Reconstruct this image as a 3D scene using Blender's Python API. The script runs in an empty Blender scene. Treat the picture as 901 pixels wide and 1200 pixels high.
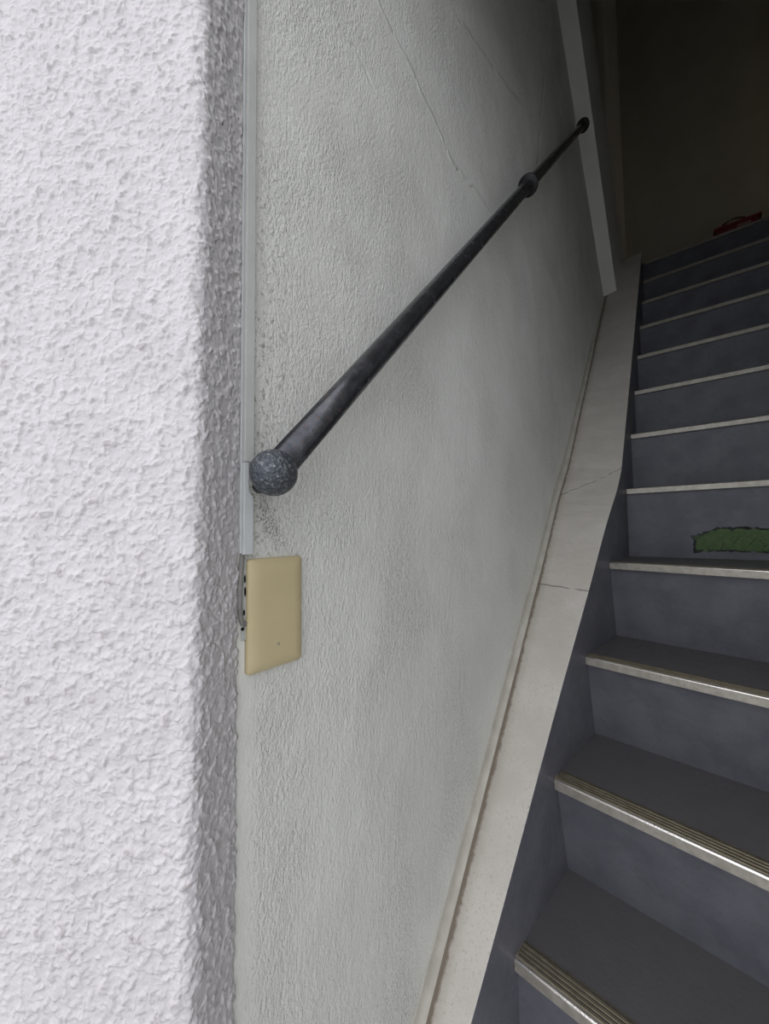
import bpy, bmesh, math, random
from mathutils import Vector, Matrix
random.seed(7)
OZ = 0.97                     # camera-level coordinates are built with the street at z = 0
COL = bpy.context.scene.collection
UP = Vector((0, 0, OZ))

# ------------------------------------------------------------------ helpers
def link(o, parent=None):
    COL.objects.link(o)
    if parent is not None:
        o.parent = parent
    return o

def empty(name, loc, label, cat, group=None):
    o = bpy.data.objects.new(name, None)
    o.empty_display_size = 0.05
    link(o); o.location = Vector(loc) + UP
    o['label'] = label; o['category'] = cat
    if group: o['group'] = group
    return o

def obj(name, verts, faces, mat, parent=None, loc=None, smooth=False, bevel=0, segs=2):
    """verts in camera-level coordinates; the object's origin goes to loc"""
    if loc is None:
        n = len(verts)
        loc = (sum(v[0] for v in verts)/n, sum(v[1] for v in verts)/n, min(v[2] for v in verts))
    L = Vector(loc)
    me = bpy.data.meshes.new(name)
    me.from_pydata([tuple(Vector(v) - L) for v in verts], [], faces)
    me.update()
    bm = bmesh.new(); bm.from_mesh(me)
    bmesh.ops.recalc_face_normals(bm, faces=bm.faces)
    bm.to_mesh(me); bm.free()
    o = bpy.data.objects.new(name, me)
    link(o, parent)
    w = L + UP
    if parent is not None:
        b = Vector((0, 0, 0)); q = parent
        while q is not None:
            b += q.location; q = q.parent
        o.location = w - b
    else:
        o.location = w
    for m in (mat if isinstance(mat, (list, tuple)) else [mat]):
        me.materials.append(m)
    if bevel:
        md = o.modifiers.new('bevel', 'BEVEL'); md.width = bevel; md.segments = segs
        md.limit_method = 'ANGLE'; md.angle_limit = math.radians(30)
    if smooth:
        for p in me.polygons: p.use_smooth = True
    return o

def structure(o, label=None, cat=None):
    o['kind'] = 'structure'
    if label: o['label'] = label
    if cat: o['category'] = cat
    return o

def box(x0, x1, y0, y1, z0, z1):
    v = [(x, y, z) for x in (x0, x1) for y in (y0, y1) for z in (z0, z1)]
    f = [(0,1,3,2),(4,6,7,5),(0,4,5,1),(2,3,7,6),(0,2,6,4),(1,5,7,3)]
    return v, f

def join(*parts):
    V, F = [], []
    for v, f in parts:
        n = len(V); V += list(v); F += [tuple(i + n for i in g) for g in f]
    return V, F

def extrude_poly(pts, fn0, fn1):
    """closed prism: 2-D outline mapped by fn0 / fn1"""
    n = len(pts)
    V = [fn0(*p) for p in pts] + [fn1(*p) for p in pts]
    F = [tuple(range(n)), tuple(range(2*n-1, n-1, -1))]
    F += [(i, (i+1) % n, n + (i+1) % n, n + i) for i in range(n)]
    return V, F

def tube(path, r, seg=20, cap=True):
    P = [Vector(p) for p in path]; V, F = [], []
    R = r if isinstance(r, (list, tuple)) else [r]*len(P)
    for i, p in enumerate(P):
        d = (P[min(i+1, len(P)-1)] - P[max(i-1, 0)]).normalized()
        a = d.cross(Vector((1, 0, 0)))
        if a.length < .1: a = d.cross(Vector((0, 0, 1)))
        a.normalize(); b = d.cross(a)
        for k in range(seg):
            t = 2*math.pi*k/seg
            V.append(tuple(p + R[i]*(math.cos(t)*a + math.sin(t)*b)))
    for i in range(len(P)-1):
        for k in range(seg):
            F.append((i*seg+k, i*seg+(k+1) % seg, (i+1)*seg+(k+1) % seg, (i+1)*seg+k))
    if cap:
        F.append(tuple(range(seg))); F.append(tuple(range(len(V)-1, len(V)-seg-1, -1)))
    return V, F

def ball(c, r, nu=48, nv=28, jit=0.0):
    V, F = [], []
    c = Vector(c)
    V.append(tuple(c + Vector((0, 0, r))))
    for i in range(1, nv):
        th = math.pi*i/nv
        for k in range(nu):
            ph = 2*math.pi*k/nu
            rr = r*(1 + jit*(random.random()-.5))
            V.append(tuple(c + rr*Vector((math.sin(th)*math.cos(ph), math.sin(th)*math.sin(ph), math.cos(th)))))
    V.append(tuple(c - Vector((0, 0, r))))
    for k in range(nu): F.append((0, 1+k, 1+(k+1) % nu))
    for i in range(nv-2):
        for k in range(nu):
            a = 1+i*nu
            F.append((a+k, a+nu+k, a+nu+(k+1) % nu, a+(k+1) % nu))
    a = 1+(nv-2)*nu
    for k in range(nu): F.append((a+k, len(V)-1, a+(k+1) % nu))
    return V, F

def lerp(tab, y):
    tab = sorted(tab)
    for (a, fa), (b, fb) in zip(tab, tab[1:]):
        if y <= b or (b, fb) == tab[-1]:
            return fa + (fb-fa)*(y-a)/(b-a)

# ------------------------------------------------------------------ materials
class NT:
    def __init__(s, name, disp=None):
        s.m = bpy.data.materials.new(name); s.m.use_nodes = True
        s.t = s.m.node_tree; s.n = s.t.nodes; s.l = s.t.links
        s.b = s.n['Principled BSDF']; s.o = s.n['Material Output']
        s.tc = s.n.new('ShaderNodeTexCoord')
        s.b.inputs['Specular IOR Level'].default_value = .3
    def link(s, a, b): s.l.new(a, b)
    def setv(s, sock, v):
        if isinstance(v, (int, float)): sock.default_value = v
        elif isinstance(v, (tuple, list)):
            sock.default_value = tuple(v) + ((1,) if len(v) == 3 and sock.type == 'RGBA' else ())
        else: s.l.new(v, sock)
    def coord(s, scale=(1, 1, 1), rot=(0, 0, 0), loc=(0, 0, 0)):
        mp = s.n.new('ShaderNodeMapping')
        mp.inputs['Scale'].default_value = scale; mp.inputs['Rotation'].default_value = rot
        mp.inputs['Location'].default_value = loc
        s.l.new(s.tc.outputs['Object'], mp.inputs['Vector']); return mp.outputs[0]
    def noise(s, scale, detail=2, rough=.5, dist=0, vec=None):
        t = s.n.new('ShaderNodeTexNoise')
        t.inputs['Scale'].default_value = scale; t.inputs['Detail'].default_value = detail
        t.inputs['Roughness'].default_value = rough; t.inputs['Distortion'].default_value = dist
        s.l.new(vec if vec is not None else s.coord(), t.inputs['Vector']); return t.outputs[0]
    def voronoi(s, scale, vec=None, feature='F1', out=0, rand=1):
        t = s.n.new('ShaderNodeTexVoronoi'); t.feature = feature
        t.inputs['Scale'].default_value = scale; t.inputs['Randomness'].default_value = rand
        s.l.new(vec if vec is not None else s.coord(), t.inputs['Vector']); return t.outputs[out]
    def ramp(s, v, stops, interp='LINEAR'):
        r = s.n.new('ShaderNodeValToRGB'); r.color_ramp.interpolation = interp
        e = r.color_ramp.elements
        while len(e) < len(stops): e.new(.5)
        for i, (p, c) in enumerate(stops):
            e[i].position = p
            e[i].color = (c, c, c, 1) if isinstance(c, (int, float)) else tuple(c) + (1,)
        s.l.new(v, r.inputs[0]); return r.outputs[0]
    def math(s, op, a, b=None, c=None, clamp=False):
        m = s.n.new('ShaderNodeMath'); m.operation = op; m.use_clamp = clamp
        s.setv(m.inputs[0], a)
        if b is not None: s.setv(m.inputs[1], b)
        if c is not None: s.setv(m.inputs[2], c)
        return m.outputs[0]
    def mix(s, f, a, b, mode='MIX'):
        m = s.n.new('ShaderNodeMix'); m.data_type = 'RGBA'; m.blend_type = mode
        s.setv(m.inputs[0], f); s.setv(m.inputs[6], a); s.setv(m.inputs[7], b); return m.outputs[2]
    def sep(s):
        x = s.n.new('ShaderNodeSeparateXYZ'); s.l.new(s.tc.outputs['Object'], x.inputs[0]); return x.outputs
    def smooth(s, v, a, b):
        m = s.n.new('ShaderNodeMapRange'); m.interpolation_type = 'SMOOTHSTEP'
        s.setv(m.inputs[0], v); m.inputs[1].default_value = a; m.inputs[2].default_value = b
        return m.outputs[0]
    def bump(s, h, dist=.001, strength=1, normal=None):
        b = s.n.new('ShaderNodeBump'); b.inputs['Distance'].default_value = dist
        b.inputs['Strength'].default_value = strength; s.l.new(h, b.inputs['Height'])
        if normal is not None: s.l.new(normal, b.inputs['Normal'])
        s.l.new(b.outputs[0], s.b.inputs['Normal']); return b.outputs[0]
    def displace(s, h, scale, mid=.5):
        d = s.n.new('ShaderNodeDisplacement'); d.inputs['Scale'].default_value = scale
        d.inputs['Midlevel'].default_value = mid; s.l.new(h, d.inputs['Height'])
        s.l.new(d.outputs[0], s.o.inputs['Displacement']); s.m.displacement_method = 'BOTH'
    def col(s, v): s.setv(s.b.inputs['Base Color'], v)
    def rough(s, v): s.setv(s.b.inputs['Roughness'], v)
    def metal(s, v): s.setv(s.b.inputs['Metallic'], v)

def m_roughcast():
    t = NT('roughcast_render')
    n1 = t.noise(118, 1.4, .5, .25)
    n2 = t.noise(300, 1.5, .5, .2)
    n3 = t.noise(26, 1, .5)
    pit = t.voronoi(150, t.coord((1, 1, 1.15)))
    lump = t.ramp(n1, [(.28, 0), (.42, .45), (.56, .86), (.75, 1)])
    h = t.math('ADD', t.math('MULTIPLY', lump, .62), t.math('MULTIPLY', t.math('SUBTRACT', 1, pit), .22))
    h = t.math('ADD', h, t.math('ADD', t.math('MULTIPLY', n2, .12), t.math('MULTIPLY', n3, .18)))
    t.displace(h, .0046)
    c = t.mix(t.smooth(n3, .3, .75), (.635, .603, .612), (.685, .655, .662))
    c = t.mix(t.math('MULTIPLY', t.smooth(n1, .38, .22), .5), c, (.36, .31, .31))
    t.col(c); t.rough(.75)
    return t.m

# ridge ends on the wall: y, z (camera level), y, z, half width, height
RIDGES = [(.42, .88, .70, .785, .009, 1.6), (.66, .785, .90, .80, .011, 1.6), (.72, 1.15, 1.18, 1.34, .012, 1.8), (1.44, 1.72, 1.30, 1.2, .012, -1.3), (1.72, 1.80, 1.57, 1.46, .016, -1.8), (.36, .72, .44, .70, .006, -1.2)]
def m_stipple():
    t = NT('stippled_wall_paint')
    x, y, z = t.sep()
    v = t.coord((1, 1, .55), (.18, 0, 0))
    n1 = t.noise(270, 1.6, .5, .5, v)
    n2 = t.noise(90, 2, .5, .5, t.coord((1, 1, .5), (.2, 0, 0)))
    big = t.noise(5, 3, .55)
    amp = t.math('MULTIPLY_ADD', t.smooth(t.noise(7, 2), .35, .65), .5, .7)
    # smooth band left bare beside the roughcast edge
    amp = t.math('MULTIPLY', amp, t.math('MULTIPLY_ADD', t.smooth(y, .214, .24), .75, .25))
    h = t.math('MULTIPLY', t.math('ADD', n1, t.math('ADD', t.math('MULTIPLY', n2, .8), t.math('MULTIPLY', t.noise(560, 1, .5, 0, t.coord((1, 1, .8))), .5))), amp)
    h = t.math('ADD', h, t.math('MULTIPLY', t.noise(16, 2, .5), 1.0))
    # trowel ridges left in the plaster
    wob = t.math('MULTIPLY', t.math('SUBTRACT', t.noise(9, 3, .55), .5), .06)
    for (ya, za, yb, zb, wd, hh) in RIDGES:
        L = math.hypot(yb-ya, zb-za); uy, uz = (yb-ya)/L, (zb-za)/L
        py, pz = t.math('SUBTRACT', y, ya), t.math('SUBTRACT', z, OZ+za)
        d = t.math('ADD', t.math('SUBTRACT', t.math('MULTIPLY', pz, uy), t.math('MULTIPLY', py, uz)), wob)
        al = t.math('ADD', t.math('MULTIPLY', py, uy), t.math('MULTIPLY', pz, uz))
        rg = t.smooth(t.math('ABSOLUTE', d), wd, 0)
        rg = t.math('MULTIPLY', rg, t.math('MULTIPLY', t.smooth(al, -.02, .04), t.smooth(al, L+.02, L-.04)))
        rg = t.math('MULTIPLY', rg, t.smooth(t.noise(26, 2), .36, .5))
        h = t.math('ADD', h, t.math('MULTIPLY', rg, hh))
    t.bump(h, .0024, .9)
    c = t.mix(t.smooth(big, .3, .7), (.745, .735, .69), (.80, .795, .755))
    # grey soot specks and streaks
    sp = t.noise(330, 2, .6, 0, t.coord((1, 1, .7)))
    zone = t.smooth(t.noise(3.4, 2.5, .55), .47, .68)
    c = t.mix(t.math('MULTIPLY', t.math('MULTIPLY', t.smooth(sp, .5, .66), zone), .5), c, (.30, .30, .285))
    c = t.mix(t.math('MULTIPLY', zone, .07), c, (.42, .42, .40))
    # brownish grime in hollows close to the entrance edge
    ng = t.math('MULTIPLY', t.smooth(y, .32, .225), t.smooth(t.noise(170, 3, .6, .6), .47, .34))
    ng = t.math('MULTIPLY', ng, t.math('MULTIPLY', t.smooth(z, OZ-.08, OZ+.02), t.math('MULTIPLY_ADD', t.smooth(z, OZ+.55, OZ+.2), .7, .3)))
    c = t.mix(t.math('MULTIPLY', ng, .75), c, (.30, .275, .235))
    # dirt streak under the rail end
    dx = t.math('SUBTRACT', y, t.math('MULTIPLY_ADD', t.math('SUBTRACT', z, OZ+.04), -.55, .232))
    st = t.math('MULTIPLY', t.smooth(t.math('ABSOLUTE', dx), .02, .002),
                t.math('MULTIPLY', t.smooth(z, OZ-.035, OZ+.0), t.smooth(z, OZ+.05, OZ+.035)))
    st = t.math('MULTIPLY', st, t.smooth(t.noise(340, 4, .7), .47, .58))
    c = t.mix(t.math('MULTIPLY', st, .75), c, (.16, .14, .12))
    t.col(c); t.rough(.6)
    return t.m

def m_plain(name, a, b, scale=9, rough=.6, bump=.0004, bs=220, metal=0):
    t = NT(name)
    n = t.noise(scale, 3, .6)
    t.col(t.mix(t.smooth(n, .3, .7), a, b)); t.rough(rough); t.metal(metal)
    t.bump(t.noise(bs, 2, .5), bump)
    return t.m

def m_kerb():
    t = NT('kerb_mortar')
    x, y, z = t.sep()
    big = t.noise(7, 3, .6)
    c = t.mix(t.smooth(big, .3, .7), (.575, .54, .485), (.66, .625, .57))
    sp = t.noise(240, 3, .65, 0, t.coord((1, .7, .7)))
    c = t.mix(t.math('MULTIPLY', t.smooth(sp, .54, .74), t.math('MULTIPLY_ADD', t.smooth(big, .35, .6), .4, .15)), c, (.36, .33, .285))
    # brown grime line where the kerb meets the wall
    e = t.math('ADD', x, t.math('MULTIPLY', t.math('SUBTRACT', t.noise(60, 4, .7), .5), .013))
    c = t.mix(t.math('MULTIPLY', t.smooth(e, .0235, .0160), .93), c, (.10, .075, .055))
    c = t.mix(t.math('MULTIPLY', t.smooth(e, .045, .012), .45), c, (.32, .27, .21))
    # two hair cracks across the top
    for y0, k, wob in ((1.14, -.04, .012), (1.385, .8, .03)):
        d = t.math('SUBTRACT', t.math('SUBTRACT', y, t.math('MULTIPLY', x, k)), t.math('MULTIPLY_ADD', t.noise(16, 2), wob, y0 - wob*.5))
        cr = t.smooth(t.math('ABSOLUTE', d), .0024, .0006)
        c = t.mix(t.math('MULTIPLY', t.math('MULTIPLY', cr, .75), t.smooth(t.noise(40, 1), .34, .46)), c, (.12, .1, .085))
    t.col(c); t.rough(.65)
    t.bump(t.math('ADD', t.noise(320, 2, .5), t.math('MULTIPLY', t.noise(60, 2), 1.2)), .0007)
    return t.m

def m_step(name='step_paint', patch=False):
    t = NT(name)
    x, y, z = t.sep()
    big = t.noise(11, 4, .6); fine = t.noise(70, 3, .6)
    c = t.mix(t.smooth(big, .3, .72), (.115, .115, .135), (.155, .155, .176))
    c = t.mix(t.math('MULTIPLY', t.smooth(fine, .55, .8), .35), c, (.075, .072, .072))
    # treads trodden brownish
    g = t.n.new('ShaderNodeNewGeometry'); s = t.n.new('ShaderNodeSeparateXYZ'); t.link(g.outputs['Normal'], s.inputs[0])
    up = t.smooth(s.outputs[2], .6, .9)
    c = t.mix(t.math('MULTIPLY', up, t.math('MULTIPLY_ADD', big, .6, .25)), c, (.098, .088, .076))
    h = t.math('ADD', t.noise(160, 2, .5), t.math('MULTIPLY', big, 2))
    if patch:
        # paint flaked off the riser down to an older green coat
        q = t.coord()
        wob = t.math('MULTIPLY', t.math('SUBTRACT', t.noise(38, 4, .65), .5), .034)
        wx = t.math('MULTIPLY', t.math('SUBTRACT', t.noise(30, 3, .6, 0, t.coord((1, 1, 1), loc=(3, 1, 2))), .5), .04)
        ax = t.math('ADD', x, wx); az = t.math('ADD', z, wob)
        d = t.math('MINIMUM', t.math('MINIMUM', t.math('SUBTRACT', ax, .368), t.math('SUBTRACT', .86, ax)),
                   t.math('MINIMUM', t.math('SUBTRACT', az, PATCH_Z[0]), t.math('SUBTRACT', t.math('SUBTRACT', PATCH_Z[1], t.math('MULTIPLY', t.smooth(x, .435, .36), .026)), az)))
        inside = t.smooth(d, .0005, .0018)
        edge = t.math('MULTIPLY', t.smooth(d, -.004, -.0005), t.smooth(d, .0065, .002))
        ck = t.voronoi(26, t.coord((1, 1, 1.5), (0, .5, 0)), 'DISTANCE_TO_EDGE')
        ck = t.math('MULTIPLY', t.smooth(ck, .035, .012), t.smooth(t.noise(22, 3, .7), .47, .56))
        green = t.mix(t.smooth(fine, .35, .7), (.06, .11, .03), (.085, .145, .042))
        green = t.mix(ck, green, (.010, .010, .009))
        c = t.mix(inside, c, green)
        c = t.mix(t.math('MULTIPLY', edge, t.smooth(t.noise(60, 2), .3, .5)), c, (.009, .009, .010))
        h = t.math('SUBTRACT', h, t.math('MULTIPLY', inside, 3))
    t.col(c); t.rough(t.math('MULTIPLY_ADD', fine, .25, .36))
    t.bump(h, .0005)
    return t.m

def m_metal(name, col, col2, rough, scale=40, metal=1, bump=.0003):
    t = NT(name)
    n = t.noise(scale, 3, .6)
    t.col(t.mix(t.smooth(n, .35, .7), col, col2)); t.metal(metal); t.rough(rough)
    t.bump(t.noise(scale*6, 2), bump)
    return t.m

def m_rail():
    t = NT('worn_dark_steel')
    n = t.noise(60, 3, .6); f = t.noise(170, 3, .65)
    x, y, z = t.sep()
    c = t.mix(t.smooth(n, .35, .7), (.07, .07, .078), (.12, .12, .132))
    near = t.smooth(t.math('ABSOLUTE', t.math('SUBTRACT', y, .045)), .05, .02)
    rust = t.math('MULTIPLY', t.smooth(f, .64, .70), near)
    c = t.mix(rust, c, (.20, .085, .035))
    t.col(c); t.metal(t.math('SUBTRACT', .75, rust, clamp=True)); t.rough(t.math('MULTIPLY_ADD', n, .12, .20))
    t.bump(f, .0002)
    return t.m

def m_cast():
    t = NT('pitted_cast_iron')
    v = t.voronoi(330); n = t.noise(260, 3, .65)
    c = t.mix(t.smooth(n, .5, .72), (.085, .095, .11), (.32, .33, .33))
    t.col(c); t.metal(.5); t.rough(.42)
    t.bump(t.math('ADD', n, t.math('MULTIPLY', v, .7)), .0015, 1)
    return t.m

def m_beige():
    t = NT('aged_beige_plastic')
    n = t.noise(16, 3, .6)
    x, y, z = t.sep()
    c = t.mix(t.smooth(n, .3, .7), (.60, .50, .295), (.64, .535, .325))
    d = t.math('ADD', t.math('POWER', t.math('SUBTRACT', y, 0), 2), t.math('POWER', t.math('SUBTRACT', z, .026), 2))
    ch = t.math('MULTIPLY', t.smooth(d, .0000042, .0000024), t.smooth(t.noise(420, 1), .44, .5))
    c = t.mix(ch, c, (.25, .24, .22))
    t.col(c); t.rough(.42); t.bump(t.noise(400, 2), .0001)
    return t.m

PATCH_Z = (0.0, 0.0)
MAT = {}
MAT['roughcast'] = m_roughcast()
MAT['wall'] = m_stipple()
MAT['kerb'] = m_kerb()
MAT['step'] = m_step()
MAT['rail'] = m_rail()
MAT['cast'] = m_cast()
MAT['beige'] = m_beige()
MAT['beam'] = m_plain('smooth_painted_beam', (.76, .76, .715), (.81, .81, .77), 6, .55)
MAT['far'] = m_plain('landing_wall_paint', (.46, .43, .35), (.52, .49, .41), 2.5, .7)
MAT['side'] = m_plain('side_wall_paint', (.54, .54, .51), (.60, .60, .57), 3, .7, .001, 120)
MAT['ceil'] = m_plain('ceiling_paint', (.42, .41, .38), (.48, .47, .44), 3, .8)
MAT['fillet'] = m_plain('smooth_mortar_fillet', (.50, .475, .41), (.60, .575, .51), 20, .65, .0006, 150)
MAT['duct'] = m_plain('grey_duct_plastic', (.60, .62, .62), (.66, .68, .68), 30, .4, .0001)
MAT['ductold'] = m_plain('overpainted_duct', (.54, .545, .52), (.60, .605, .58), 18, .55, .0004)
MAT['cable'] = m_plain('dusty_grey_cable', (.20, .19, .18), (.30, .29, .27), 90, .6)
MAT['frame'] = m_plain('painted_frame_edge', (.44, .45, .44), (.55, .56, .55), 120, .6, .0006)
MAT['black'] = m_plain('black_void', (.006, .006, .006), (.01, .01, .01), 30, .8)
MAT['alu'] = m_metal('dull_aluminium_face', (.40, .37, .32), (.50, .465, .41), .5, 70, .6)
MAT['polish'] = m_metal('rubbed_bright_edge', (.80, .77, .72), (.88, .86, .82), .22, 70, 1)
MAT['tread'] = m_metal('bronze_grip_ribs', (.25, .215, .145), (.32, .28, .20), .42, 60, .55)
MAT['groove'] = m_plain('dark_grip_groove', (.045, .040, .032), (.065, .058, .045), 60, .7)
MAT['putty'] = m_plain('brown_putty', (.13, .11, .09), (.18, .155, .13), 80, .7)
MAT['collar'] = m_plain('black_enamel', (.018, .018, .02), (.03, .03, .033), 40, .45)
MAT['red'] = m_plain('red_plastic', (.20, .022, .026), (.25, .035, .035), 20, .5)
MAT['pink'] = m_plain('faded_label', (.30, .15, .13), (.36, .19, .16), 40, .6)
MAT['handle'] = m_plain('brown_red_handle', (.16, .07, .045), (.2, .09, .06), 30, .5)
MAT['asphalt'] = m_plain('street_paving', (.46, .46, .455), (.54, .54, .53), 4, .85, .002, 150)

# ------------------------------------------------------------------ facade (roughcast)
XR, YF = .885, 4.0
XD, YD, ZD, HH, TT = .1853, 1.6294, .1431, .2417, .212
CEIL = [(.21, 1.20), (.50, 1.22), (1.0, 1.72), (2.0, 3.02), (3.2, 4.65), (4.1, 5.4)]
def grid_steps(a, b, fa, fb, d):
    out = [a]; s = fa
    while s < fb: out.append(s); s += d
    out.append(fb); out.append(b)
    return [v for i, v in enumerate(out) if i == 0 or v - out[i-1] > 1e-6]

def facade():
    phi = math.radians(35)
    corner = Vector((.032, .154)); e = Vector((.003, .2095))
    d = Vector((-math.cos(phi), -math.sin(phi)))
    r = .012
    # path: return end -> rounded corner -> along the facade
    q = (corner-e).normalized()
    half = q.angle(d); tl = r*math.tan(half/2)
    pts = [Vector((-.03, .2095)), Vector((.0, .2095))]
    L = (corner-e).length - tl; i = 0
    while i*.0024 < L:
        pts.append(e + q*i*.0024); i += 1
    nrm = Vector((q.y, -q.x))
    if nrm.x < 0: nrm = -nrm
    cen = corner - q*tl - nrm*r
    a0 = math.atan2(nrm.y, nrm.x); nd = Vector((-d.y, d.x))
    if nd.y > 0: nd = -nd
    a1 = math.atan2(nd.y, nd.x)
    for i in range(8):
        a = a0 + (a1-a0)*i/7
        pts.append(cen + r*Vector((math.cos(a), math.sin(a))))
    s0 = tl; s = s0
    while s < .62:
        s += .0024; pts.append(corner + d*s)
    for s in (.8, 1.4, 2.6): pts.append(corner + d*s)
    zs = grid_steps(-OZ, 3.2, -.72, .70, .0024)
    V = [(p.x, p.y, z) for z in zs for p in pts]; n = len(pts)
    F = [(j*n+i, j*n+i+1, (j+1)*n+i+1, (j+1)*n+i) for j in range(len(zs)-1) for i in range(n-1)]
    o = obj('wall_front', V, F, MAT['roughcast'], loc=(0, 0, -OZ), smooth=True)
    # outward = towards the street
    me = o.data
    if me.polygons[len(me.polygons)//2].normal.y > 0: me.flip_normals()
    structure(o, 'white roughcast outer wall with rounded corner filling the left edge', 'wall')
facade()

# ------------------------------------------------------------------ stair wall on the left
def stair_wall():
    ys = [.17]; y = .2
    while y < 4.1:
        ys.append(y); y += .03
    ys.append(4.1)
    V, F = box(-.12, 0, .205, 4.1, -OZ, 5.6)
    o = obj('wall_left', V, F, MAT['wall'], loc=(0, 0, -OZ))
    structure(o, 'grey stippled painted wall behind the black handrail', 'wall')
stair_wall()

V, F = box(-.12, XR, YF, YF+.12, 1.5, 5.6)
V2, F2 = box(XR, 2.3, YF+.03, YF+.12, 1.5, 5.6)
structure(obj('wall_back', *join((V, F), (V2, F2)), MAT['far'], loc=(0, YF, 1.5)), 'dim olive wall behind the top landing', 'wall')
# unseen right wall by the stairs, with an added splay and side passage
LZ = ZD+7*HH
splay = extrude_poly([(XR, .205), (XR+1.3, -.70), (XR+1.4, -.58), (XR+.12, .33)], lambda x, y: (x, y, -OZ), lambda x, y: (x, y, 3.2))  # unseen splay added to block sky light from the facade return
parts = [box(XR, XR+.12, .205, 3.3, -OZ, 5.6), splay,
         box(XR, 2.3, 3.2, 3.3, LZ-.1, 5.6), box(2.2, 2.3, 3.3, YF+.03, LZ-.1, 5.6),  # unseen passage added to let the warm fill light in
         box(XR, 2.3, 3.3, YF+.03, 5.5, 5.6), box(XR+.0005, 2.2, 3.3, YF+.03, LZ-.1, LZ)]
structure(obj('wall_right', *join(*parts), MAT['side'], loc=(XR, 0, -OZ)), 'unseen right wall with splay and passage added to shape the light', 'wall')
# unseen header added low over the entrance to darken the stairs, and rising ceiling
top = [(y, z+.15) for y, z in reversed(CEIL)]
V, F = extrude_poly(CEIL+top, lambda y, z: (-.12, y, z), lambda y, z: (XR+.12, y, z))
V2, F2 = box(-.12, XR+2.2, .205, .33, 1.20, 3.2)
structure(obj('ceiling', *join((V, F), (V2, F2)), MAT['ceil'], loc=(0, .2, 1.62)), 'unseen ceiling above the staircase with a low header added to darken it', 'ceiling')
V, F = box(-4, 5, -6, 4.2, -OZ-.1, -OZ)
structure(obj('floor', V, F, MAT['asphalt'], loc=(0, 0, -OZ-.1)), 'street paving at the foot of the stairs', 'ground')

# slanting beam on the left wall
def beam():
    a = Vector((0, 1.6751, 2.2908)); b = Vector((0, 2.6229, 1.42))
    d = (b-a).normalized()
    a2 = a - d*1.3; b2 = b + d*.02
    c = Vector((0, 3.03, 1.87)); e = Vector((0, 2.04, 2.648)); f = e + (e-c).normalized()*1.3
    # foot follows the kerb top
    outline = [(a2.y, a2.z), (b2.y, b2.z), (c.y, c.z-.03), (c.y, c.z+.005), (f.y, f.z)]
    V, F = extrude_poly(outline, lambda y, z: (-.01, y, z), lambda y, z: (.0695, y, z))
    o = obj('trim_1', V, F, MAT['beam'], bevel=.002)
    structure(o, 'pale grey slanting beam at the upper end of the left wall', 'beam')
beam()

# ------------------------------------------------------------------ staircase
# (left end, right end, height) of each nosing from the street up
NOS = []
for l, r, z in (((.0930, .6906), (.4086, .6673), -.757), ((.1154, .8817), (.4373, .8406), -.538),
                ((.1410, 1.0931), (.4687, 1.0416), -.3287), ((.1689, 1.3196), (.5, 1.2434), -.1026)):
    NOS.append([Vector(l), Vector(r), z])
for k in range(8):
    NOS.append([Vector((XD, YD+k*TT)), Vector((XR, YD+k*TT)), ZD+k*HH])
def at_x(n, x):
    l, r, z = n
    return Vector((x, l.y + (r.y-l.y)*(x-l.x)/(r.x-l.x)))

# where each riser of the lower flight meets the tread below it
BASE = {1: ((.1244, .9402), (.4354, .9069)), 2: ((.1437, 1.1424), (.4669, 1.1052)), 3: ((.168, 1.3668), (.5, 1.3080)), 4: ((.1853, 1.6414), (.5450, 1.6414))}
stair = empty('staircase', (.5, .62, -OZ), 'steep grey painted staircase with metal nosings and a pale kerb along the wall', 'staircase')

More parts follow.
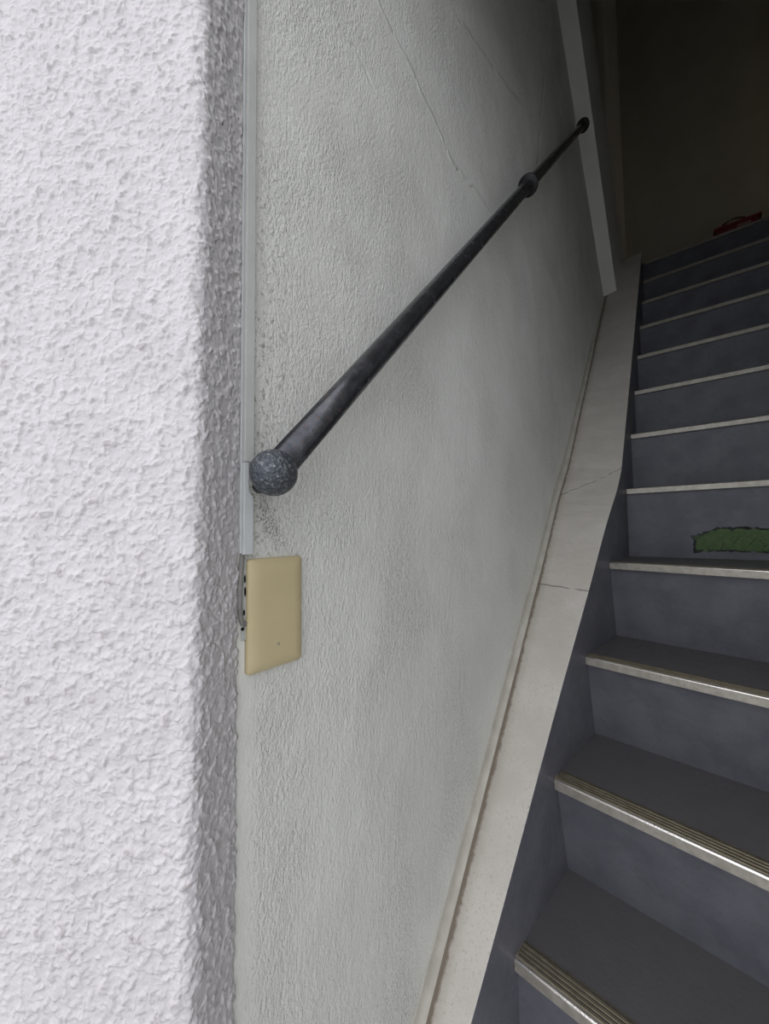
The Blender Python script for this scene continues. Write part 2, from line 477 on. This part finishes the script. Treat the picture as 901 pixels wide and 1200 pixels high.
KW = [(.335, -.9666), (.45, -.8527), (.5236, -.7788), (.819, -.484), (1.0549, -.2400), (1.1495, -.1505), (1.3865, .1053), (1.5345, .235), (1.7635, .492), (2.0874, .8438), (2.6347, 1.443), (2.98, 1.872)]
KX = [(.335, .053), (.45, .065), (.554, .077), (.6698, .0912), (.8098, .107), (.9474, .1228), (1.141, .1474), (1.2973, .1645), (1.3496, .172), (1.44, .1815), (1.52, .1853), (2.0, .1853), (3.0, .1853)]
KO = [(.335, -.9666), (.45, -.8527), (.554, -.7482), (.6698, -.6321), (.8098, -.4916), (.9474, -.3534), (1.141, -.1591), (1.2973, -.0021), (1.3496, .0504), (1.44, .125), (1.5345, .207), (1.7635, .4706), (2.0874, .8438), (2.8714, 1.7612), (2.92, 1.818)]
def kerb():
    ys = sorted(set([.335, .38, .42] + [round(.45+.04*i, 3) for i in range(61)] + [2.885]))
    V, F = [], []
    for y in ys:
        x = lerp(KX, y); zw = lerp(KW, y); zo = lerp(KO, y)
        if y > 2.87: zo = min(zo, 1.78 + (y-2.87)*.3)
        zd = max(zo-.5, -OZ+.0005)
        V += [(.0012, y, zw), (x, y, zo), (x, y, zd), (.0012, y, zd)]
    for i in range(len(ys)-1):
        for k in range(4):
            a = i*4
            F.append((a+k, a+(k+1) % 4, a+4+(k+1) % 4, a+4+k))
    F.append((0, 1, 2, 3)); n = len(V); F.append((n-1, n-2, n-3, n-4))
    mats = [MAT['kerb'], MAT['step']]
    o = obj('kerb', V, F, mats, stair, loc=(0, 0, -OZ))
    for p in o.data.polygons:
        c = p.normal
        # the side of the kerb carries the dark stair paint, its top stays bare
        if c.x > .5: p.material_index = 1
    o['label'] = 'pale mortar kerb sloping along the wall'
    md = o.modifiers.new('bevel', 'BEVEL'); md.width = .003; md.segments = 2
    md.limit_method = 'ANGLE'; md.angle_limit = math.radians(50)
    # coved mortar fillet between kerb and wall
    V, F = [], []; m = 7
    for y in ys:
        zw = lerp(KW, y)
        w = .013; hgt = .034 if y < 2.2 else .012
        for i in range(m):
            a = math.pi/2*i/(m-1)
            V.append((.0002 + w*(1-math.sin(a))**1.3, y, zw + hgt*(1-math.cos(a)) - .0005))
        V.append((-.003, y, zw+hgt)); V.append((-.003, y, max(zw-.01, -OZ+.0005))); V.append((w, y, max(zw-.01, -OZ+.0005)))
    m += 3
    for i in range(len(ys)-1):
        for k in range(m):
            F.append((i*m+k, i*m+(k+1) % m, (i+1)*m+(k+1) % m, (i+1)*m+k))
    F.append(tuple(range(m))); F.append(tuple(range(len(V)-1, len(V)-m-1, -1)))
    structure(obj('trim_2', V, F, MAT['fillet'], loc=(0, 0, -OZ), smooth=True), 'smooth coved mortar strip along the foot of the left wall above the kerb', 'mortar strip')
kerb()

def nosing_profile():
    """(depth back from the front edge, height) outline of the strip, grooves in its top"""
    p = [(-.004, -.0185), (-.004, -.0016), (-.0034, -.0002), (-.0022, .0010)]
    d = .0035
    for i in range(4):
        p += [(d, .0012), (d+.0006, .0019), (d+.0048, .0019), (d+.0054, -.0006), (d+.0078, -.0006)]
        d += .0083
    p += [(d, .0016), (d+.003, .0010), (d+.003, -.006), (.004, -.006), (.004, -.0185)]
    return p

def steps():
    global PATCH_Z
    for k, n in enumerate(NOS):
        l, r, z = n
        zlow = (NOS[k-1][2] if k else -OZ)
        recess = .008
        xl = l.x - .045; xr = XR - .002
        fl, fr = at_x(n, xl), at_x(n, xr)
        fd = (fr-fl).normalized(); nb = Vector((-fd.y, fd.x))       # points up the flight
        if k+1 < len(NOS):
            nn = NOS[k+1]
            bl, br = at_x(nn, xl), at_x(nn, xr)
            if k+1 in BASE:
                nn = [Vector(BASE[k+1][0]), Vector(BASE[k+1][1]), 0]; bl, br = at_x(nn, xl), at_x(nn, xr)
            bn = (br-bl).normalized(); bb = Vector((0, .03))
            bl, br = bl+bb, br+bb
        else:
            bl, br = Vector((.002, YF-.002)), Vector((xr, YF-.002))
        f0, f1 = fl+nb*recess, fr+nb*recess
        base0, base1 = fl+nb*(recess+.006), fr+nb*(recess+.006)
        if k in BASE:
            bn0 = [Vector(BASE[k][0]), Vector(BASE[k][1]), 0]
            base0, base1 = at_x(bn0, xl), at_x(bn0, xr)
        V = [(f0.x, f0.y, z), (f1.x, f1.y, z), (br.x, br.y, z), (bl.x, bl.y, z),
             (base0.x, base0.y, zlow-.003), (base1.x, base1.y, zlow-.003), (br.x, br.y, zlow-.003), (bl.x, bl.y, zlow-.003)]
        if k == 0:
            V = [(a, b, max(c, -OZ+.0005)) for a, b, c in V]
        F = [(0,1,2,3),(4,7,6,5),(0,4,5,1),(1,5,6,2),(2,6,7,3),(3,7,4,0)]
        # riser in narrow strips: its foot is not quite parallel to the nosing
        F.remove((0,4,5,1)); q = len(V); m = 16
        for i in range(m+1):
            V.append(tuple(Vector(V[0]).lerp(Vector(V[1]), i/m))); V.append(tuple(Vector(V[4]).lerp(Vector(V[5]), i/m)))
        F += [(q+2*i, q+2*i+1, q+2*i+3, q+2*i+2) for i in range(m)]
        if k == len(NOS)-1:
            # top landing: also runs behind the kerb's end
            V2, F2 = box(.002, .16, 3.05, YF-.002, zlow+.01, z)
            V, F = join((V, F), (V2, F2))
        mat = MAT['step']
        if k == 4:
            mat = MAT['green']
        s = obj('landing' if k == len(NOS)-1 else 'step', V, F, mat, stair,
                loc=(0, 0, -OZ) if k == 4 else None)
        if k == 4: s['label'] = 'step whose riser has flaked to green paint'
        # nosing strip
        prof = nosing_profile()
        e0, e1 = l + fd*.0015, at_x(n, xr-(.01 if k < 4 else .001))
        V, F = extrude_poly(prof, lambda a, h: (e0.x+nb.x*a, e0.y+nb.y*a, z+h), lambda a, h: (e1.x+nb.x*a, e1.y+nb.y*a, z+h))
        ns = obj('nosing', V, F, [MAT['alu'], MAT['tread'], MAT['groove'], MAT['polish']], s)
        m = len(prof)
        for i, p in enumerate(ns.data.polygons):
            if i >= 2:
                a, b = prof[i-2], prof[(i-2+1) % m]
                mid = (a[0]+b[0])/2
                if i-2 in (1, 2): p.material_index = 3
                if mid > .003 and (a[1] > -.003 or b[1] > -.003):
                    p.material_index = 2 if min(a[1], b[1]) < 0 else 1
        if k in (0, 1):
            c = l + nb*.012
            V, F = ball((c.x-.001, c.y, z-.006), .011, 14, 8, .15)
            V = [((vx-c.x)*.5 + c.x, c.y+(vy-c.y)*1.6, z+(vz-z)*1.0) for vx, vy, vz in V]
            obj('putty_end', V, F, MAT['putty'], s, smooth=True)
PATCH_Z = (OZ-.078, OZ-.004)
MAT['green'] = m_step('flaked_step_paint', True)
steps()

# ------------------------------------------------------------------ handrail
def handrail():
    bc = Vector((.05, .2188, .0578)); c1 = Vector((.05, 1.0405, .9552)); c2 = Vector((.05, 1.8651, 1.8465))
    t = empty('handrail', bc, 'black steel handrail climbing the grey wall from a ball end', 'handrail')
    d = (c2-bc).normalized()
    path = [bc + (c1-bc)*(i/8) for i in range(9)] + [c1 + (c2-c1)*(i/8) for i in range(1, 9)]
    path.append(c2 + d*.012)
    obj('rail', *tube(path, .0155, 28), MAT['rail'], t, loc=bc, smooth=True)
    V, F = ball(bc, .0228, 64, 40, .018)
    o = obj('ball_end', V, F, MAT['cast'], t, smooth=True); o['label'] = 'grey pitted cast ball end'
    for c in (c1, c2):
        prof = [(-.008, .0158), (-.008, .0255), (-.006, .027), (.001, .027), (.003, .0255), (.004, .021), (.010, .0195), (.010, .0158)]
        V, F = tube([c + d*a for a, _ in prof], [r for _, r in prof], 28, False)
        obj('collar', V, F, MAT['collar'], t, smooth=True)
    # arms that tie collars and ball back to the wall
    for c, off in ((bc, Vector((0, .0155, -.008))), (c1, Vector((0, .012, -.006))), (c2, Vector((0, .02, -.006)))):
        p0 = c + off*.6 + Vector((-.008, 0, 0)); p1 = Vector((.0012, c.y+off.y, c.z+off.z))
        V1 = tube([p0, p1], .0085, 16)
        obj('bracket', *V1, MAT['rail'], t)
    return t
handrail()

# ------------------------------------------------------------------ beige cover plate
def cover_plate():
    y0, y1, z0, z1 = .2187, .2887, -.1486, -.0286
    cy, cz = (y0+y1)/2, (z0+z1)/2
    def ring(inset, x, rad):
        out = []
        hw, hh = (y1-y0)/2-inset, (z1-z0)/2-inset
        for sx, sz, a0 in ((1, 1, 0), (-1, 1, 90), (-1, -1, 180), (1, -1, 270)):
            for i in range(7):
                a = math.radians(a0 + 15*i)
                out.append((x, cy + sx*(hw-rad) + rad*math.cos(a), cz + sz*(hh-rad) + rad*math.sin(a)))
        return out
    rings = [ring(0, .0, .004), ring(0, .0042, .004), ring(.0006, .0056, .004), ring(.002, .0068, .005),
             ring(.006, .0082, .006), ring(.0105, .0091, .007), ring(.014, .0093, .008)]
    V = [p for r in rings for p in r]; n = 28; F = []
    for j in range(len(rings)-1):
        F += [(j*n+i, j*n+(i+1) % n, (j+1)*n+(i+1) % n, (j+1)*n+i) for i in range(n)]
    F += [tuple(range(n)), tuple(range((len(rings)-1)*n, len(rings)*n))]
    t = empty('cover_plate', (0, cy, z0), 'beige blank electrical cover plate on the wall below the ball end', 'cover plate')
    p = obj('plate', V, F, MAT['beige'], t, smooth=True)
    # painted edge of the mounting frame that shows left of the plate
    o = obj('mounting_frame', *box(.0, .0018, .2137, .2195, -.112, -.0275), MAT['frame'], t, bevel=.0006)
    for y, z, h in ((.2172, -.049, .0042), (.2176, -.062, .005), (.2166, -.0835, .0032)):
        pts = [(y + .0011*math.cos(a*math.pi/6), z + h*math.sin(a*math.pi/6)) for a in range(12)]
        obj('slot', *extrude_poly(pts, lambda a, b: (.001, a, b), lambda a, b: (.0021, a, b)), MAT['black'], o)
    pts = [(.2152 + .0017*math.cos(a*math.pi/6), -.1000 + .002*math.sin(a*math.pi/6)) for a in range(12)]
    obj('slot', *extrude_poly(pts, lambda a, b: (.001, a, b), lambda a, b: (.0023, a, b)), MAT['black'], o)
cover_plate()

# ------------------------------------------------------------------ vertical cable duct
def cable_duct():
    y0, y1 = .2118, .2230
    zb, zt = -.0235, 1.19
    n0, n1 = .036, .071
    t = empty('cable_duct', (0, (y0+y1)/2, zb), 'slim grey cable duct running down the wall beside the roughcast edge', 'cable duct')
    low = [(y0, zb), (y1, zb), (y1, n0), (y1-.0052, n0+.006), (y1-.0056, n1), (y1-.004, n1+.002), (y0, n1+.002)]
    obj('lower_cover', *extrude_poly(low, lambda a, b: (0, a, b), lambda a, b: (.0085, a, b)), MAT['duct'], t, bevel=.0009)
    up = [(y0, n1+.0022), (y1-.004, n1+.0022), (y1, n1+.006), (y1, zt), (y0, zt)]
    obj('upper_cover', *extrude_poly(up, lambda a, b: (0, a, b), lambda a, b: (.0092, a, b)), MAT['ductold'], t, bevel=.0009)
    obj('back_channel', *box(0, .003, .2107, y0+.001, zb+.001, zt), MAT['duct'], t, bevel=.0004)
cable_duct()

# loop of grey cable below the duct
def cable():
    pts = [(.003, .2135, -.022), (.003, .2122, -.04), (.003, .2113, -.06), (.003, .2113, -.078), (.003, .2122, -.088), (.003, .2142, -.0945), (.0025, .2168, -.0955), (.002, .2188, -.094)]
    o = obj('cable', *tube(pts, .0025, 12), MAT['cable'], loc=(.003, .2135, -.0955), smooth=True)
    o['label'] = 'short loop of dusty grey cable below the duct, left of the beige plate'
    o['category'] = 'cable'
cable()

# ------------------------------------------------------------------ red container at the edge of the landing
def basket():
    z = ZD+7*HH
    cx, cy = .667, 3.30
    t = empty('basket', (cx, cy, z), 'small red plastic basket with arched handle on the top landing', 'basket')
    W0, W1, D0, D1, H = .075, .106, .04, .055, .118
    def rect(w, d, h, th=0): return [(cx-w, cy-d, z+h), (cx+w, cy-d, z+h), (cx+w, cy+d, z+h), (cx-w, cy+d, z+h)]
    V = rect(W0, D0, .0005) + rect(W1, D1, H) + rect(W1-.006, D1-.006, H) + rect(W0-.004, D0-.004, .008)
    F = [(3,2,1,0)] + [(j*4+i, j*4+(i+1) % 4, (j+1)*4+(i+1) % 4, (j+1)*4+i) for j in range(3) for i in range(4)] + [(12,13,14,15)]
    b = obj('body', V, F, MAT['red'], t, bevel=.004)
    rim = [(cx-W1-.008, cy-D1-.008), (cx+W1+.008, cy-D1-.008), (cx+W1+.008, cy+D1+.008), (cx-W1-.008, cy+D1+.008)]
    V = [(x, y, z+H+h) for h in (-.014, .003) for x, y in rim] + [(x, y, z+H+h) for h in (.003, -.014) for x, y in
        [(cx-W1+.004, cy-D1+.004), (cx+W1-.004, cy-D1+.004), (cx+W1-.004, cy+D1-.004), (cx-W1+.004, cy+D1-.004)]]
    F = [(j*4+i, j*4+(i+1) % 4, ((j+1) % 4)*4+(i+1) % 4, ((j+1) % 4)*4+i) for j in range(4) for i in range(4)]
    obj('rim', V, F, MAT['red'], t, bevel=.002)
    lab = [(.0, .06), (.065, .06), (.065, .1), (.0, .1)]
    def fr(u, h): return (cx+u, cy - (D0+(D1-D0)*h/H) - .0012, z+h)
    V, F = extrude_poly(lab, fr, lambda u, h: tuple(Vector(fr(u, h)) + Vector((0, .002, 0))))
    obj('sticker', V, F, MAT['pink'], t)
    arc = [(cx + .075*math.cos(math.radians(a))-.012, cy, z+H-.006 + .066*math.sin(math.radians(a))) for a in range(180, -1, -12)]
    obj('handle', *tube(arc, .006, 10), MAT['handle'], t, smooth=True)
basket()

# ------------------------------------------------------------------ light: an overcast sky
w = bpy.data.worlds.new('overcast_sky'); bpy.context.scene.world = w; w.use_nodes = True
nt = w.node_tree; bg = nt.nodes['Background']
tc = nt.nodes.new('ShaderNodeTexCoord'); sx = nt.nodes.new('ShaderNodeSeparateXYZ')
nt.links.new(tc.outputs['Generated'], sx.inputs[0])
rp = nt.nodes.new('ShaderNodeValToRGB')
rp.color_ramp.elements[0].position = 0; rp.color_ramp.elements[0].color = (.70, .74, .80, 1)
rp.color_ramp.elements[1].position = .9; rp.color_ramp.elements[1].color = (1, 1.0, 1.04, 1)
nt.links.new(sx.outputs[2], rp.inputs[0]); nt.links.new(rp.outputs[0], bg.inputs[0])
bg.inputs[1].default_value = 1.45

# added warm fill light, out of view, that brightens the landing's back wall
la = bpy.data.lights.new('landing_fill_light', 'AREA'); la.size = .3; la.energy = .42; la.color = (1, .88, .70)
lo = bpy.data.objects.new('landing_fill_light', la); COL.objects.link(lo); lo.location = (2.1, 3.65, 3.0+OZ)
lo.rotation_euler = Vector((-1, .12, -.25)).to_track_quat('-Z', 'Y').to_euler()

# ------------------------------------------------------------------ camera
sc = bpy.context.scene
cam = bpy.data.cameras.new('camera'); co = bpy.data.objects.new('camera', cam); COL.objects.link(co)
yaw, pitch, roll = .6805, .0491, -.0102
f = Vector((-math.sin(yaw)*math.cos(pitch), math.cos(yaw)*math.cos(pitch), math.sin(pitch)))
r = Vector((math.cos(yaw), math.sin(yaw), 0)); u = r.cross(f)
c, s = math.cos(roll), math.sin(roll)
r2 = c*r + s*u; u2 = c*u - s*r
M = Matrix((r2, u2, -f)).transposed().to_4x4(); M.translation = Vector((.366, 0, OZ))
co.matrix_world = M
cam.sensor_fit = 'HORIZONTAL'; cam.sensor_width = 36; cam.lens = 443.9/901*36
cam.clip_start = .01
sc.camera = co
sc.view_settings.view_transform = 'Standard'; sc.view_settings.look = 'None'
sc.view_settings.gamma = 1; sc.view_settings.use_curve_mapping = False
sc.view_settings.exposure = 0.35
